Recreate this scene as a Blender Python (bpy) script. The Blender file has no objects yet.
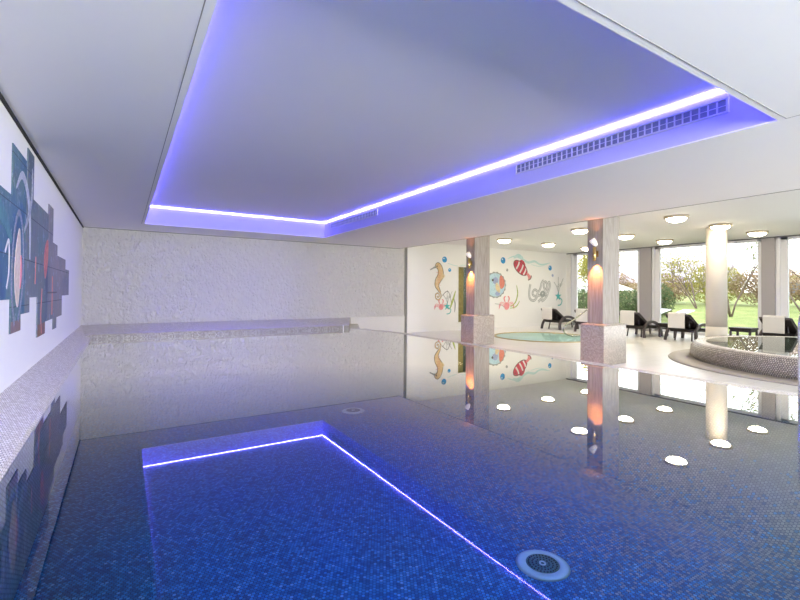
import bpy, math, random
from mathutils import Vector, Matrix
PI = math.pi
col = bpy.context.scene.collection
rnd = random.Random(7)

# ------------------------------------------------------------------ node helpers
def new_mat(name):
    m = bpy.data.materials.new(name); m.use_nodes = True
    nt = m.node_tree; nt.nodes.clear()
    return m, nt
class N:
    """tiny shader-graph helper"""
    def __init__(s, nt): s.nt = nt
    def node(s, t, **kw):
        n = s.nt.nodes.new(t)
        for k, v in kw.items(): setattr(n, k, v)
        return n
    def put(s, sock, v):
        if hasattr(v, 'is_output') : s.nt.links.new(v, sock)
        elif v is not None: sock.default_value = v
    def math(s, op, a, b=None, c=None):
        n = s.node('ShaderNodeMath', operation=op)
        s.put(n.inputs[0], a)
        if b is not None: s.put(n.inputs[1], b)
        if c is not None: s.put(n.inputs[2], c)
        return n.outputs[0]
    def comb(s, x, y, z=0.0):
        n = s.node('ShaderNodeCombineXYZ')
        s.put(n.inputs[0], x); s.put(n.inputs[1], y); s.put(n.inputs[2], z)
        return n.outputs[0]
    def sep(s, v):
        n = s.node('ShaderNodeSeparateXYZ'); s.put(n.inputs[0], v); return n.outputs
    def pos(s):
        return s.node('ShaderNodeNewGeometry').outputs['Position']
    def obj(s):
        return s.node('ShaderNodeTexCoord').outputs['Object']
    def noise(s, vec, scale, detail=3.0, rough=.55, dist=0.0, out='Fac'):
        n = s.node('ShaderNodeTexNoise'); s.put(n.inputs['Vector'], vec)
        n.inputs['Scale'].default_value = scale; n.inputs['Detail'].default_value = detail
        n.inputs['Roughness'].default_value = rough; n.inputs['Distortion'].default_value = dist
        return n.outputs[out]
    def mix(s, f, a, b):
        n = s.node('ShaderNodeMix', data_type='RGBA')
        s.put(n.inputs[0], f); s.put(n.inputs[6], col4(a)); s.put(n.inputs[7], col4(b))
        return n.outputs[2]
    def ramp(s, f, stops, const=False):
        n = s.node('ShaderNodeValToRGB'); s.put(n.inputs[0], f)
        cr = n.color_ramp
        if const: cr.interpolation = 'CONSTANT'
        while len(cr.elements) < len(stops): cr.elements.new(.5)
        for e, (p, c) in zip(cr.elements, stops): e.position = p; e.color = col4(c)
        return n.outputs[0]
    def bump(s, h, strength, dist):
        n = s.node('ShaderNodeBump'); s.put(n.inputs['Height'], h)
        n.inputs['Strength'].default_value = strength; n.inputs['Distance'].default_value = dist
        return n.outputs[0]
    def bsdf(s, color, rough=.5, metal=0.0, normal=None, emis=None, estr=0.0, spec=None):
        n = s.node('ShaderNodeBsdfPrincipled')
        s.put(n.inputs['Base Color'], col4(color)); s.put(n.inputs['Roughness'], rough)
        s.put(n.inputs['Metallic'], metal)
        if normal is not None: s.put(n.inputs['Normal'], normal)
        if emis is not None:
            s.put(n.inputs['Emission Color'], col4(emis)); n.inputs['Emission Strength'].default_value = estr
        if spec is not None: n.inputs['Specular IOR Level'].default_value = spec
        return n.outputs[0]
    def out(s, sh):
        o = s.node('ShaderNodeOutputMaterial'); s.nt.links.new(sh, o.inputs[0])
def col4(c):
    if hasattr(c, 'is_output') or isinstance(c, (int, float)) or c is None: return c
    return tuple(c) if len(c) == 4 else (*c, 1.0)

def plain(name, c, rough=.5, metal=0.0, vary=.06, scale=8.0, bump=0.0, emis=None, estr=0.0, spec=None):
    m, nt = new_mat(name); n = N(nt)
    v = n.noise(n.pos(), scale, 4.0)
    a = tuple(x * (1 - vary) for x in c); b = tuple(min(1, x * (1 + vary)) for x in c)
    nor = n.bump(v, .4, bump) if bump else None
    n.out(n.bsdf(n.mix(v, a, b), rough, metal, nor, emis, estr, spec))
    return m

def tile(name, axis, pitch, cols, grout, fill=.43, rough=.35, bump=.002, blend=None):
    """penny-round mosaic laid on a staggered grid; cols is a list of ramp stops"""
    m, nt = new_mat(name); n = N(nt)
    p = n.sep(n.pos())
    if axis == 'xy': u, v = p[0], p[1]
    elif axis == 'yz': u, v = n.math('SUBTRACT', p[2], p[0]), p[1]
    elif axis == 'xz': u, v = n.math('ADD', p[2], p[1]), p[0]
    elif axis[0] == 'cyl':
        dx = n.math('SUBTRACT', p[0], axis[1]); dy = n.math('SUBTRACT', p[1], axis[2])
        u = n.math('MULTIPLY', n.math('ARCTAN2', dy, dx), axis[3])
        v = p[2]
    s3 = math.sqrt(3)
    pu = n.math('DIVIDE', u, pitch); pv = n.math('DIVIDE', v, pitch * s3)
    def lattice(off):
        a = n.math('ADD', pu, off); b = n.math('ADD', pv, off)
        fa = n.math('SUBTRACT', n.math('FRACT', a), .5); fb = n.math('MULTIPLY', n.math('SUBTRACT', n.math('FRACT', b), .5), s3)
        d = n.math('SQRT', n.math('ADD', n.math('MULTIPLY', fa, fa), n.math('MULTIPLY', fb, fb)))
        idv = n.comb(n.math('ADD', n.math('FLOOR', a), off * 40), n.math('FLOOR', b))
        return d, idv
    d1, i1 = lattice(0.0); d2, i2 = lattice(.5)
    sel = n.math('LESS_THAN', d2, d1)
    d = n.math('MINIMUM', d1, d2)
    mv = n.node('ShaderNodeMix', data_type='VECTOR'); n.put(mv.inputs[0], sel); n.put(mv.inputs[4], i1); n.put(mv.inputs[5], i2)
    wn = n.node('ShaderNodeTexWhiteNoise', noise_dimensions='3D'); n.put(wn.inputs['Vector'], mv.outputs[1])
    c = n.ramp(wn.outputs['Value'], cols)
    if blend:      # pale tiles mixed in towards two pool edges imitate light through shallower water
        wn2 = n.sep(wn.outputs['Color'])
        fx = n.math('DIVIDE', n.math('SUBTRACT', p[0], 2.4), 2.4); fy = n.math('DIVIDE', n.math('SUBTRACT', p[1], 6.0), 4.0)
        share = n.math('MULTIPLY', n.math('MAXIMUM', n.math('MAXIMUM', fx, fy), 0.0), .95)
        c = n.mix(n.math('LESS_THAN', wn2[1], share), c, n.ramp(wn2[2], blend))
    g = n.math('GREATER_THAN', d, fill)
    n.out(n.bsdf(n.mix(g, c, grout), rough, 0.0, n.bump(n.math('SUBTRACT', 1.0, g), .5, bump)))
    return m

# ------------------------------------------------------------------ mesh helpers
class MB:
    def __init__(s): s.v = []; s.f = []; s.sm = []
    def add(s, vs, fs, smooth=False, M=None):
        o = len(s.v)
        for p in vs:
            p = Vector(p)
            s.v.append(tuple(M @ p) if M else tuple(p))
        for f in fs: s.f.append([i + o for i in f]); s.sm.append(smooth)
    def box(s, a, b, M=None):
        x0, y0, z0 = a; x1, y1, z1 = b
        s.add([(x0,y0,z0),(x1,y0,z0),(x1,y1,z0),(x0,y1,z0),(x0,y0,z1),(x1,y0,z1),(x1,y1,z1),(x0,y1,z1)],
              [(0,3,2,1),(4,5,6,7),(0,1,5,4),(1,2,6,5),(2,3,7,6),(3,0,4,7)], M=M)
    def tube(s, path, r, n=8, caps=True, M=None):
        path = [Vector(p) for p in path]; rs = r if isinstance(r, (list, tuple)) else [r] * len(path)
        vs = []; fs = []; prev = None
        for i, p in enumerate(path):
            t = (path[min(i + 1, len(path) - 1)] - path[max(i - 1, 0)]).normalized()
            if prev is None:
                a = Vector((0,0,1)) if abs(t.z) < .9 else Vector((1,0,0)); u = t.cross(a).normalized()
            else:
                u = (prev - t * prev.dot(t)); u = u.normalized() if u.length > 1e-6 else t.orthogonal().normalized()
            prev = u; w = t.cross(u)
            for k in range(n):
                an = 2 * PI * k / n; vs.append(p + (u * math.cos(an) + w * math.sin(an)) * rs[i])
        for i in range(len(path) - 1):
            for k in range(n):
                fs.append((i*n+k, i*n+(k+1)%n, (i+1)*n+(k+1)%n, (i+1)*n+k))
        if caps: fs.append(tuple(range(n))[::-1]); fs.append(tuple((len(path)-1)*n + k for k in range(n)))
        s.add(vs, fs, True, M)
    def lathe(s, prof, c=(0,0,0), n=32, M=None, smooth=True, closed=False):
        vs = []; fs = []
        for r, z in prof:
            for k in range(n):
                a = 2 * PI * k / n; vs.append((c[0] + r * math.cos(a), c[1] + r * math.sin(a), c[2] + z))
        m = len(prof)
        for i in range(m - 1 + (1 if closed else 0)):
            j = (i + 1) % m
            for k in range(n): fs.append((i*n+k, i*n+(k+1)%n, j*n+(k+1)%n, j*n+k))
        if not closed:
            if prof[0][0] > 1e-5: fs.append(tuple(range(n))[::-1])
            if prof[-1][0] > 1e-5: fs.append(tuple((m-1)*n + k for k in range(n)))
        s.add(vs, fs, smooth, M)
    def prism(s, pts, h0, h1, plane='xy', M=None):
        """extrude a 2D outline; plane names the two axes of pts, the third is extruded h0..h1"""
        def P(a, b, h):
            return {'xy': (a, b, h), 'xz': (a, h, b), 'yz': (h, a, b)}[plane]
        n = len(pts)
        vs = [P(a, b, h0) for a, b in pts] + [P(a, b, h1) for a, b in pts]
        fs = [tuple(range(n))[::-1], tuple(range(n, 2*n))] + [(i, (i+1)%n, n+(i+1)%n, n+i) for i in range(n)]
        s.add(vs, fs, M=M)
    def build(s, name, mat, parent=None, bevel=0.0, seg=2):
        me = bpy.data.meshes.new(name); me.from_pydata(s.v, [], s.f); 
        for p, sm in zip(me.polygons, s.sm): p.use_smooth = sm
        me.update(); me.validate()
        import bmesh
        bm = bmesh.new(); bm.from_mesh(me); bmesh.ops.recalc_face_normals(bm, faces=bm.faces); bm.to_mesh(me); bm.free()
        me.materials.append(mat)
        o = bpy.data.objects.new(name, me); col.objects.link(o)
        if parent: o.parent = parent
        if bevel:
            b = o.modifiers.new('bevel', 'BEVEL'); b.width = bevel; b.segments = seg; b.limit_method = 'ANGLE'
        return o
def centred(o):
    """put a top-level mesh's origin at the middle of its base"""
    me = o.data; xs = [v.co for v in me.vertices]
    c = Vector(((min(v.x for v in xs)+max(v.x for v in xs))/2, (min(v.y for v in xs)+max(v.y for v in xs))/2, min(v.z for v in xs)))
    me.transform(Matrix.Translation(-c)); o.location = c
    return o
def tag(o, label=None, cat=None, group=None, kind=None):
    if label: o['label'] = label
    if cat: o['category'] = cat
    if group: o['group'] = group
    if kind: o['kind'] = kind
    return o
def empty(name, loc=(0,0,0), rz=0.0, **kw):
    o = bpy.data.objects.new(name, None); col.objects.link(o)
    o.location = loc; o.rotation_euler = (0, 0, rz); o.empty_display_size = .1
    return tag(o, **kw)
def struct(o): o['kind'] = 'structure'; return o
def copy_tree(o, parent=None):
    c = o.copy(); col.objects.link(c)
    if parent: c.parent = parent
    for ch in [x for x in bpy.data.objects if x.parent == o]: copy_tree(ch, c)
    return c

# ------------------------------------------------------------------ dimensions (metres; pool water is z = 0)
E = 1.044                       # eye height over the water
XL, YB = -0.826, 12.925         # left wall, back wall
H, H2 = 2.544, 2.83             # ceiling over the pool, ceiling over the lounge
XS, XW, YF = 8.105, 17.0, -3.4  # ceiling step, window wall, wall behind
CL, CR, CB, CF, CT = .399, 4.762, 11.568, 1.481, 2.96   # ceiling coffer
ZD, ZP = -.38, -.88             # deck level, pool floor
XE = 5.80                       # overflow edge of the pool

# ------------------------------------------------------------------ materials
M = {}
M['white'] = plain('white_plaster', (.86,.855,.84), .85, vary=.015, scale=3)
M['ceiling'] = plain('ceiling_white', (.86,.85,.84), .9, vary=.01, scale=2)
M['coffer'] = plain('coffer_white', (.85,.85,.86), .8, vary=.01, scale=2)
M['coffer_side'] = plain('led_glow_tinted_coffer_side', (.50,.49,.84), .8, vary=.01, scale=2)  # blue LED glow tinted into the base colour of the white recess sides
M['dark_gap'] = plain('dark_shadow_gap', (.02,.02,.02), .8)
M['gap_soft'] = plain('taupe_recess', (.26,.25,.235), .9)
M['grey_gap'] = plain('grey_joint', (.30,.29,.28), .9)
def relief():
    m, nt = new_mat('rough_relief_plaster'); n = N(nt)
    p = n.pos(); mp = n.node('ShaderNodeMapping'); n.put(mp.inputs[0], p); mp.inputs['Scale'].default_value = (1.0, 1, .8)
    mp.inputs['Rotation'].default_value = (0, .45, 0)
    a = n.noise(mp.outputs[0], 8.5, 5.0, .62, .8); b = n.noise(mp.outputs[0], 14.0, 4.0, .6, .5)
    h = n.math('ADD', n.math('MULTIPLY', a, 1.0), n.math('MULTIPLY', b, .35))
    n.out(n.bsdf((.88,.87,.85), .8, 0.0, n.bump(h, 1.0, .20)))
    return m
M['relief'] = relief()
BL = [(0,(.012,.10,.27)),(.3,(.018,.17,.41)),(.55,(.028,.26,.56)),(.8,(.045,.34,.68)),(.95,(.09,.44,.76)),(1,(.28,.62,.85))]
M['tile_floor'] = tile('penny_mosaic_with_water_fade', 'xy', .026, BL, (.01,.05,.16), blend=[(0,(.22,.25,.31)),(.5,(.31,.34,.40)),(1,(.44,.46,.50))])
GR = [(0,(.30,.34,.38)),(.4,(.42,.45,.48)),(.8,(.62,.64,.65)),(1,(.8,.82,.83))]
M['tile_side_x'] = tile('pale_mosaic_side_x', 'yz', .026, GR, (.14,.18,.24))
M['tile_side_y'] = tile('pale_mosaic_side_y', 'xz', .026, GR, (.14,.18,.24))
BE = [(0,(.62,.58,.52)),(.4,(.74,.70,.64)),(.8,(.83,.80,.75)),(1,(.90,.88,.85))]
M['tile_rim'] = tile('beige_mosaic_flat', 'xy', .03, BE, (.30,.27,.24), .45)
M['tile_kerb'] = tile('beige_mosaic_kerb', 'yz', .03, BE, (.26,.23,.20), .44)
M['tile_kerb_face'] = tile('shade_darkened_kerb_mosaic', 'xz', .03, [(0,(.28,.26,.23)),(.5,(.42,.39,.34)),(1,(.56,.53,.48))], (.18,.17,.15), .44)  # front face mosaic darkened to paint in its shade
BP = [(0,(.36,.32,.27)),(.4,(.45,.40,.345)),(.8,(.52,.47,.41)),(1,(.60,.55,.48))]
M['tile_base_x'] = tile('mosaic_base_x', 'yz', .026, BP, (.20,.18,.16), .45)
M['tile_base_y'] = tile('mosaic_base_y', 'xz', .026, BP, (.22,.20,.18), .45)

def floor_tiles():
    m, nt = new_mat('pale_stone_tiles'); n = N(nt)
    br = n.node('ShaderNodeTexBrick'); n.put(br.inputs['Vector'], n.pos())
    br.inputs['Color1'].default_value = (.80,.79,.77,1); br.inputs['Color2'].default_value = (.83,.82,.80,1)
    br.inputs['Mortar'].default_value = (.62,.61,.58,1); br.inputs['Scale'].default_value = 1.0
    br.inputs['Mortar Size'].default_value = .004; br.inputs['Brick Width'].default_value = .6; br.inputs['Row Height'].default_value = .3
    br.offset = 0.0
    n.out(n.bsdf(br.outputs['Color'], .3)); return m
M['deck'] = floor_tiles()
def stone():
    m, nt = new_mat('striated_pillar_stone'); n = N(nt)
    mp = n.node('ShaderNodeMapping'); n.put(mp.inputs[0], n.pos()); mp.inputs['Scale'].default_value = (14, 14, 1.1)
    a = n.noise(mp.outputs[0], 2.2, 6.0, .65, .6)
    n.out(n.bsdf(n.ramp(a, [(.25,(.22,.195,.17)),(.5,(.35,.315,.28)),(.75,(.46,.42,.375))]), .6, 0.0, n.bump(a, .5, .006))); return m
M['stone'] = stone()
M['column'] = plain('cream_column_paint', (.76,.71,.64), .6, vary=.02)
M['window_grey'] = plain('grey_wall_paint', (.40,.38,.40), .7, vary=.02)
M['frame'] = plain('white_window_frame', (.78,.79,.84), .35, vary=.01)
M['dark_metal'] = plain('dark_grey_metal', (.12,.12,.13), .4, .3)
M['chrome'] = plain('polished_steel', (.75,.75,.78), .12, 1.0, vary=.02)
M['brass'] = plain('brass', (.72,.52,.20), .25, .9, vary=.04)
M['rattan'] = None
def rattan():
    m, nt = new_mat('dark_woven_rattan'); n = N(nt)
    ck = n.node('ShaderNodeTexChecker'); n.put(ck.inputs[0], n.obj()); ck.inputs['Scale'].default_value = 45
    v = n.mix(ck.outputs['Fac'], (.012,.009,.009), (.034,.025,.024))
    n.out(n.bsdf(v, .45, 0.0, n.bump(ck.outputs['Fac'], .6, .004))); return m
M['rattan'] = rattan()
M['rattan_edge'] = plain('grey_brown_rattan_edge', (.075,.06,.065), .3)
M['towel'] = plain('white_towel', (.74,.72,.69), .95, vary=.03, scale=60, bump=.004)
M['lamp_base'] = plain('cream_lamp_plate', (.62,.52,.38), .5)
M['lamp_glass'] = plain('glowing_lamp_glass', (.9,.85,.75), .5, emis=(1,.84,.60), estr=40)
M['shade_glass'] = plain('frosted_white_glass', (.85,.83,.80), .3, emis=(1,.85,.7), estr=.35)
def led():
    m, nt = new_mat('violet_led'); n = N(nt)
    e = n.node('ShaderNodeEmission'); e.inputs[0].default_value = (.12,.10,1.0,1); e.inputs[1].default_value = LED
    n.out(e.outputs[0]); return m
LED = 112.0
M['led'] = led()

def water(name, tint, ior=1.33, gain=(1.0, 0.0)):
    m, nt = new_mat(name); n = N(nt)
    fr = n.node('ShaderNodeFresnel'); fr.inputs['IOR'].default_value = ior
    k = n.math('ADD', n.math('MULTIPLY', n.math('SQRT', fr.outputs[0]), gain[1]), gain[0])
    f = n.math('MINIMUM', n.math('MULTIPLY', fr.outputs[0], k), 1.0)
    t = n.node('ShaderNodeBsdfTransparent'); t.inputs[0].default_value = (*tint, 1)
    g = n.node('ShaderNodeBsdfGlossy'); g.inputs['Roughness'].default_value = 0.0; g.inputs[0].default_value = (1,1,1,1)
    mx = n.node('ShaderNodeMixShader'); nt.links.new(f, mx.inputs[0]); nt.links.new(t.outputs[0], mx.inputs[1]); nt.links.new(g.outputs[0], mx.inputs[2])
    n.out(mx.outputs[0]); return m
M['water'] = water('still_pool_water', (.68,.94,1.0), 1.33, (-.3, 4.9))
M['tub_water'] = water('tub_water', (.75,.95,.95), 1.4)
M['spa_water'] = water('sunken_whirlpool_water', (.85,.98,.97), 1.33, (.45, 0.0))
M['glass'] = water('window_glass', (.97,.98,.98), 1.3)
M['turquoise'] = plain('turquoise_tub_shell', (.70,.88,.86), .3)
def paint(name, c, c2=None, scale=18):
    m, nt = new_mat(name); n = N(nt)
    v = n.noise(n.pos(), scale, 4.0)
    n.out(n.bsdf(n.ramp(v, [(.35, c), (.65, c2 or tuple(x*.8 for x in c))]), .6)); return m
P = dict(tan=paint('tan_paint', (.70,.47,.22), (.78,.60,.36)), ink=paint('ink_paint', (.10,.09,.08)), blue=paint('blue_bubble_paint', (.02,.22,.55), (.05,.38,.70)),
         pale=paint('pale_blue_paint', (.55,.72,.80), (.40,.60,.68)), red=paint('red_paint', (.52,.05,.08), (.65,.10,.14)), white=paint('white_paint', (.85,.83,.82)),
         pink=paint('pink_paint', (.75,.22,.25), (.80,.36,.36)), orange=paint('coral_orange_paint', (.75,.25,.18)), teal=paint('teal_paint', (.05,.42,.42), (.14,.55,.52)),
         green=paint('kelp_green_paint', (.32,.42,.12), (.50,.55,.18)), grey=paint('grey_green_paint', (.26,.29,.28), (.38,.40,.38)), cream=paint('cream_paint', (.80,.66,.40)),
         wave=paint('turquoise_wash_paint', (.48,.72,.70), (.60,.76,.76)), lil=paint('lilac_blue_paint', (.38,.45,.68)))

# ------------------------------------------------------------------ shell
def slab(name, a, b, mat, bevel=0):
    mb = MB(); mb.box(a, b); return struct(mb.build(name, mat, bevel=bevel))
slab('wall_left', (XL-.2, YF, -1.0), (XL, YB+.2, H+.6), M['white'])
slab('wall_back', (XL, YB, -1.0), (8.29, YB+.2, H+.6), M['relief'])
slab('trim_1', (8.29, YB+.03, ZD), (8.42, YB+.2, H+.6), M['gap_soft'])
mb = MB(); mb.box((XL-.2, YF-.2, -1.0), (XL+.3, YF, H2+.3)); mb.box((5.6, YF-.2, -1.0), (XW+.3, YF, H2+.3)); mb.box((XL+.3, YF-.2, -1.0), (5.6, YF, .76)); mb.box((XL+.3, YF-.2, H-.02), (5.6, YF, H2+.3))  # unseen wall; window opening and bars made up for the fill light
for q in (1.5, 3.6): mb.box((q, YF-.15, .76), (q+.08, YF-.05, H-.02))
struct(mb.build('wall_front', M['white']))
slab('trim_2', (XL, YF, H-.03), (XL+.018, YB, H), M['dark_gap'])       # shadow gap under the ceiling, left
slab('trim_3', (XL, YB-.012, H-.014), (XS, YB, H), M['grey_gap'])      # shadow gap, back wall
# smooth low band of the back wall, right of the kerb
slab('baseboard_back', (6.0, YB-.03, ZD), (8.29, YB, .21), plain('smooth_band_plaster', (.70,.69,.67), .85, vary=.01))
# right part of the back wall with the tall window opening
WX0, WX1, WZ0, WZ1 = 10.66, 11.55, -.14, 2.06
mb = MB()
mb.box((8.42, YB, -1.0), (WX0, YB+.2, H2+.1)); mb.box((WX1, YB, -1.0), (XW+.3, YB+.2, H2+.1))
mb.box((WX0, YB, -1.0), (WX1, YB+.2, WZ0)); mb.box((WX0, YB, WZ1), (WX1, YB+.2, H2+.1))
struct(mb.build('wall_mural', M['white']))
# pool ceiling with its opening
mb = MB()
t = .10; a0, a1, b0, b1 = CL-t, CR+t, CF-t, CB+t
mb.box((XL, YF, H), (a0, YB, H+.2)); mb.box((a1, YF, H), (XS-.02, YB, H+.2))
mb.box((a0, YF, H), (a1, b0, H+.2)); mb.box((a0, b1, H), (a1, YB, H+.2))
mb.box((a0, b0, H), (CL, b1, H+.012)); mb.box((CR, b0, H), (a1, b1, H+.012)); mb.box((CL, b0, H), (CR, CF, H+.012)); mb.box((CL, CB, H), (CR, b1, H+.012))
struct(mb.build('ceiling', M['ceiling']))
slab('ceiling_lounge', (XS, YF, H2), (XW+.3, YB, H2+.15), M['ceiling'])
slab('trim_4', (XS-.02, YF, H+.0), (XS, YB, H2+.15), M['ceiling'])
slab('trim_5', (XS-.006, YF, H-.006), (XS+.006, YB, H+.01), M['grey_gap'])
# coffer
slab('ceiling_coffer', (CL-.35, CF-.35, CT+.02), (CR+.35, CB+.35, CT+.12), M['coffer'])
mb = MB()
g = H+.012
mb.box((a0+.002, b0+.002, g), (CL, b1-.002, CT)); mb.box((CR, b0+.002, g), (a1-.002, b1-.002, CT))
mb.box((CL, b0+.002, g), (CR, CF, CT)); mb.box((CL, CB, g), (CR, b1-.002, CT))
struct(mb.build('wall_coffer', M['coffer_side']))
mb = MB()   # fine joint line beside the left and near sides of the opening
mb.box((CL-.060, CF-.060, H-.002), (CL-.054, CB, H)); mb.box((CL-.060, CF-.060, H-.002), (CR, CF-.054, H)); mb.box((CR-.003, YF, H-.002), (CR+.003, CF-.054, H))
struct(mb.build('trim_7', M['grey_gap']))

# LED profile round the coffer (one lamp, four strips)
led_root = empty('led_strip_light', (CL, CB, CT), label='violet-blue LED line running round the inside top of the ceiling recess', cat='light')
def strip(a, b):
    m = MB(); m.box(a, b); o = m.build('strip', M['led']); o.parent = led_root
    o.matrix_parent_inverse = Matrix.Translation(-Vector((CL, CB, CT)))
z0, z1, d = CT-.010, CT-.001, .015
strip((CL, CB-d, z0), (CR, CB, z1)); strip((CR-d, CF, z0), (CR, CB-d, z1))
strip((CL, CF+d, z0), (CL+d, CB-d, z1)); strip((CL, CF, z0), (CR-d, CF+d, z1))

# ventilation grilles in the right side of the coffer
M['vent_back'] = plain('vent_mesh_grey', (.20,.22,.32), .6)
M['vent_white'] = plain('vent_frame_paint', (.62,.62,.72), .5)
def grille(y0, y1, zb, zt, cell, label):
    r = empty('ventilation_grille', (CR, (y0+y1)/2, zb), label=label, cat='vent', group=None)
    L = (y1-y0)/2; h = zt-zb
    m = MB(); m.box((-.004,-L,0), (0,L,h)); m.build('backing', M['vent_back'], r)
    m = MB(); m.box((-.02,-L-.02,-.015), (0,L+.02,0)); m.box((-.02,-L-.02,h), (0,L+.02,h+.015)); m.box((-.02,-L-.02,0), (0,-L,h)); m.box((-.02,L,0), (0,L+.02,h))
    m.build('frame', M['vent_white'], r)
    n = int((y1-y0)/cell)
    m = MB()
    for i in range(1, n):
        y = -L + 2*L*i/n; m.box((-.016, y-.006, 0), (-.004, y+.006, h))
    m.box((-.012, -L, h*.5-.003), (-.005, L, h*.5+.003))
    m.build('louvre_bars', M['vent_white'], r)
grille(1.86, 4.45, 2.755, 2.865, .076, 'long louvred grille in the blue lit recess side, nearer the camera')
grille(8.55, 11.1, 2.755, 2.865, .076, 'small far louvred grille in the blue recess side near its back corner')

# ------------------------------------------------------------------ pool
def sm(t): t = max(0.0, min(1.0, t)); return t*t*(3-2*t)
def pool_z(x, y):
    a = sm((x-4.0)/1.75); b = sm((y-8.6)/2.6)
    return ZP + (-.05-ZP)*max(a, b)*1.0 if max(a, b) > 0 else ZP
KX, KY = -.55, 11.2
mb = MB(); vs = []; fs = []
gx = [XL + .05 + i*(XE-XL-.05)/36 for i in range(37)]; gy = [YF + i*(11.3-YF)/60 for i in range(61)]
for x in gx:
    for y in gy: vs.append((x, y, pool_z(x, y)))
for i in range(36):
    for j in range(60): a = i*61+j; fs.append((a, a+61, a+62, a+1))
mb.add(vs, fs, True); struct(mb.build('floor_pool', M['tile_floor']))
mb = MB(); mb.prism([(XL, ZP-.1), (KX, ZP-.1), (KX, .0), (KX-.012, .04), (XL, .20)], YF, YB, 'xz')
struct(mb.build('trim_8', M['tile_kerb']))
kerb = [(XL+.001, KY), (5.36, KY), (6.24, YB), (XL+.001, YB)]
mb = MB(); mb.add([(x, y, -.2) for x, y in kerb] + [(x, y, .10 if y < 12 else .20) for x, y in kerb], [(0,3,2,1),(0,1,5,4),(1,2,6,5),(2,3,7,6),(3,0,4,7)])
struct(mb.build('wall_kerb_back', M['tile_kerb_face']))
mb = MB(); mb.add([(x, y, (.101 if y < 12 else .201)) for x, y in kerb], [(0,1,2,3)])
struct(mb.build('trim_9', M['tile_rim']))
mb = MB(); mb.prism([(5.17, KY-.012), (5.20, KY-.012), (5.20, KY+.01), (5.17, KY+.01)], 0, .125, 'xy'); struct(mb.build('trim_10', M['white']))
# water
mb = MB(); mb.add([(KX-.004,YF+.002,0),(XE+.05,YF+.002,0),(XE+.05,9.72,0),(5.44,KY,0),(5.40,KY+.01,0),(KX-.004,KY+.01,0)], [(0,1,2,3,4,5)])
tag(mb.build('pool_water', M['water']), 'still clear water filling the swimming pool, mirroring the room', 'water', kind='stuff')
# overflow rim
edge = [(XE, YF), (XE, 9.72), (5.37, KY), (6.22, YB-.03)]
outer = [(6.5, YB-.03), (5.70, KY), (XE+.28, 9.85), (XE+.28, YF)]
mb = MB(); mb.prism(edge + outer, ZP-.1, -.003, 'xy')
struct(mb.build('trim_12', M['tile_rim'], bevel=.01))

# pool floor fittings
M['disc'] = plain('pale_steel_disc', (.80,.88,.84), .3)
M['disc_dark'] = plain('green_grey_grate', (.06,.20,.19), .4)
def outlet(loc, label):
    r = empty('pool_floor_outlet', loc, label=label, cat='pool fitting')
    m = MB(); m.lathe([(.115,.0),(.115,.012),(.16,.010),(.185,.0)], n=48, closed=True); m.build('rim', M['disc'], r)
    m = MB(); m.lathe([(0,.010),(.115,.010),(.115,0),(0,0)], n=32); m.build('grate', M['disc_dark'], r)
    m = MB()
    for k in range(3):
        rr = .045 + .026*k; q = int(rr*2*PI/.022)
        for i in range(q):
            a = 2*PI*i/q; m.lathe([(.006,.010),(.006,.014),(0,.014)], (rr*math.cos(a), rr*math.sin(a), 0), 6)
    m.build('grate_holes', M['dark_gap'], r)
    m = MB(); m.lathe([(.012,.012),(.024,.016),(.024,.010)], n=20, closed=True); m.build('centre_screw', M['disc'], r)
outlet((2.54, 2.12, ZP), 'round steel outlet disc on the pool floor, near one beside the blue line')
outlet((3.17, 6.44, ZP), 'round pale outlet disc on the pool floor, far one towards the back wall')

# ------------------------------------------------------------------ deck with whirlpool hole
TX, TY, TR = 11.55, 9.62, 1.55
mb = MB()
x0, x1, y0, y1 = TX-2.2, TX+2.2, TY-2.2, TY+2.2
nseg = 64; inn = []; out_ = []
for k in range(nseg):
    a = 2*PI*k/nseg; c_, s_ = math.cos(a), math.sin(a); q = 2.2/max(abs(c_), abs(s_))
    inn.append((TX+TR*c_, TY+TR*s_, ZD)); out_.append((TX+q*c_, TY+q*s_, ZD))
low = [(x, y, ZD-.15) for x, y, z in inn]
mb.add(inn+out_+low, [(k, nseg+k, nseg+(k+1)%nseg, (k+1)%nseg) for k in range(nseg)] + [(k, (k+1)%nseg, 2*nseg+(k+1)%nseg, 2*nseg+k) for k in range(nseg)])
def quad(xa, ya, xb, yb): mb.add([(xa,ya,ZD),(xb,ya,ZD),(xb,yb,ZD),(xa,yb,ZD)], [(0,1,2,3)])
X0 = 5.9
quad(X0, YF, x0, YB); quad(x1, YF, XW+.3, YB); quad(x0, YF, x1, y0); quad(x0, y1, x1, YB)
struct(mb.build('floor', M['deck']))
M['gold'] = plain('golden_brown_ring', (.50,.40,.20), .35, .3)
wp = empty('sunken_whirlpool', (TX, TY, ZD), label='round whirlpool sunk flush in the floor between the two pillars', cat='whirlpool')
m = MB(); m.lathe([(TR-.03,-.02),(TR-.03,.015),(TR+.01,.025),(TR+.05,.015),(TR+.05,0),(TR-.0,-.02)], n=72, closed=True); m.build('ring', M['gold'], wp)
m = MB(); m.lathe([(0,-.75),(.9,-.72),(.95,-.42),(1.35,-.40),(1.42,-.10),(TR-.02,-.06),(TR-.02,.0)], n=64); m.build('shell', M['turquoise'], wp)
tw = MB(); tw.lathe([(0,0),(TR-.03,0)], (TX,TY,ZD-.012), n=64)
# a flat water disc
twm = MB(); twm.add([(TX+(TR-.028)*math.cos(2*PI*k/64), TY+(TR-.028)*math.sin(2*PI*k/64), ZD+.002) for k in range(64)], [tuple(range(64))])
tag(twm.build('whirlpool_water', M['spa_water']), 'pale turquoise water in the sunken whirlpool behind the near pillar', 'water', kind='stuff')
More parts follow.
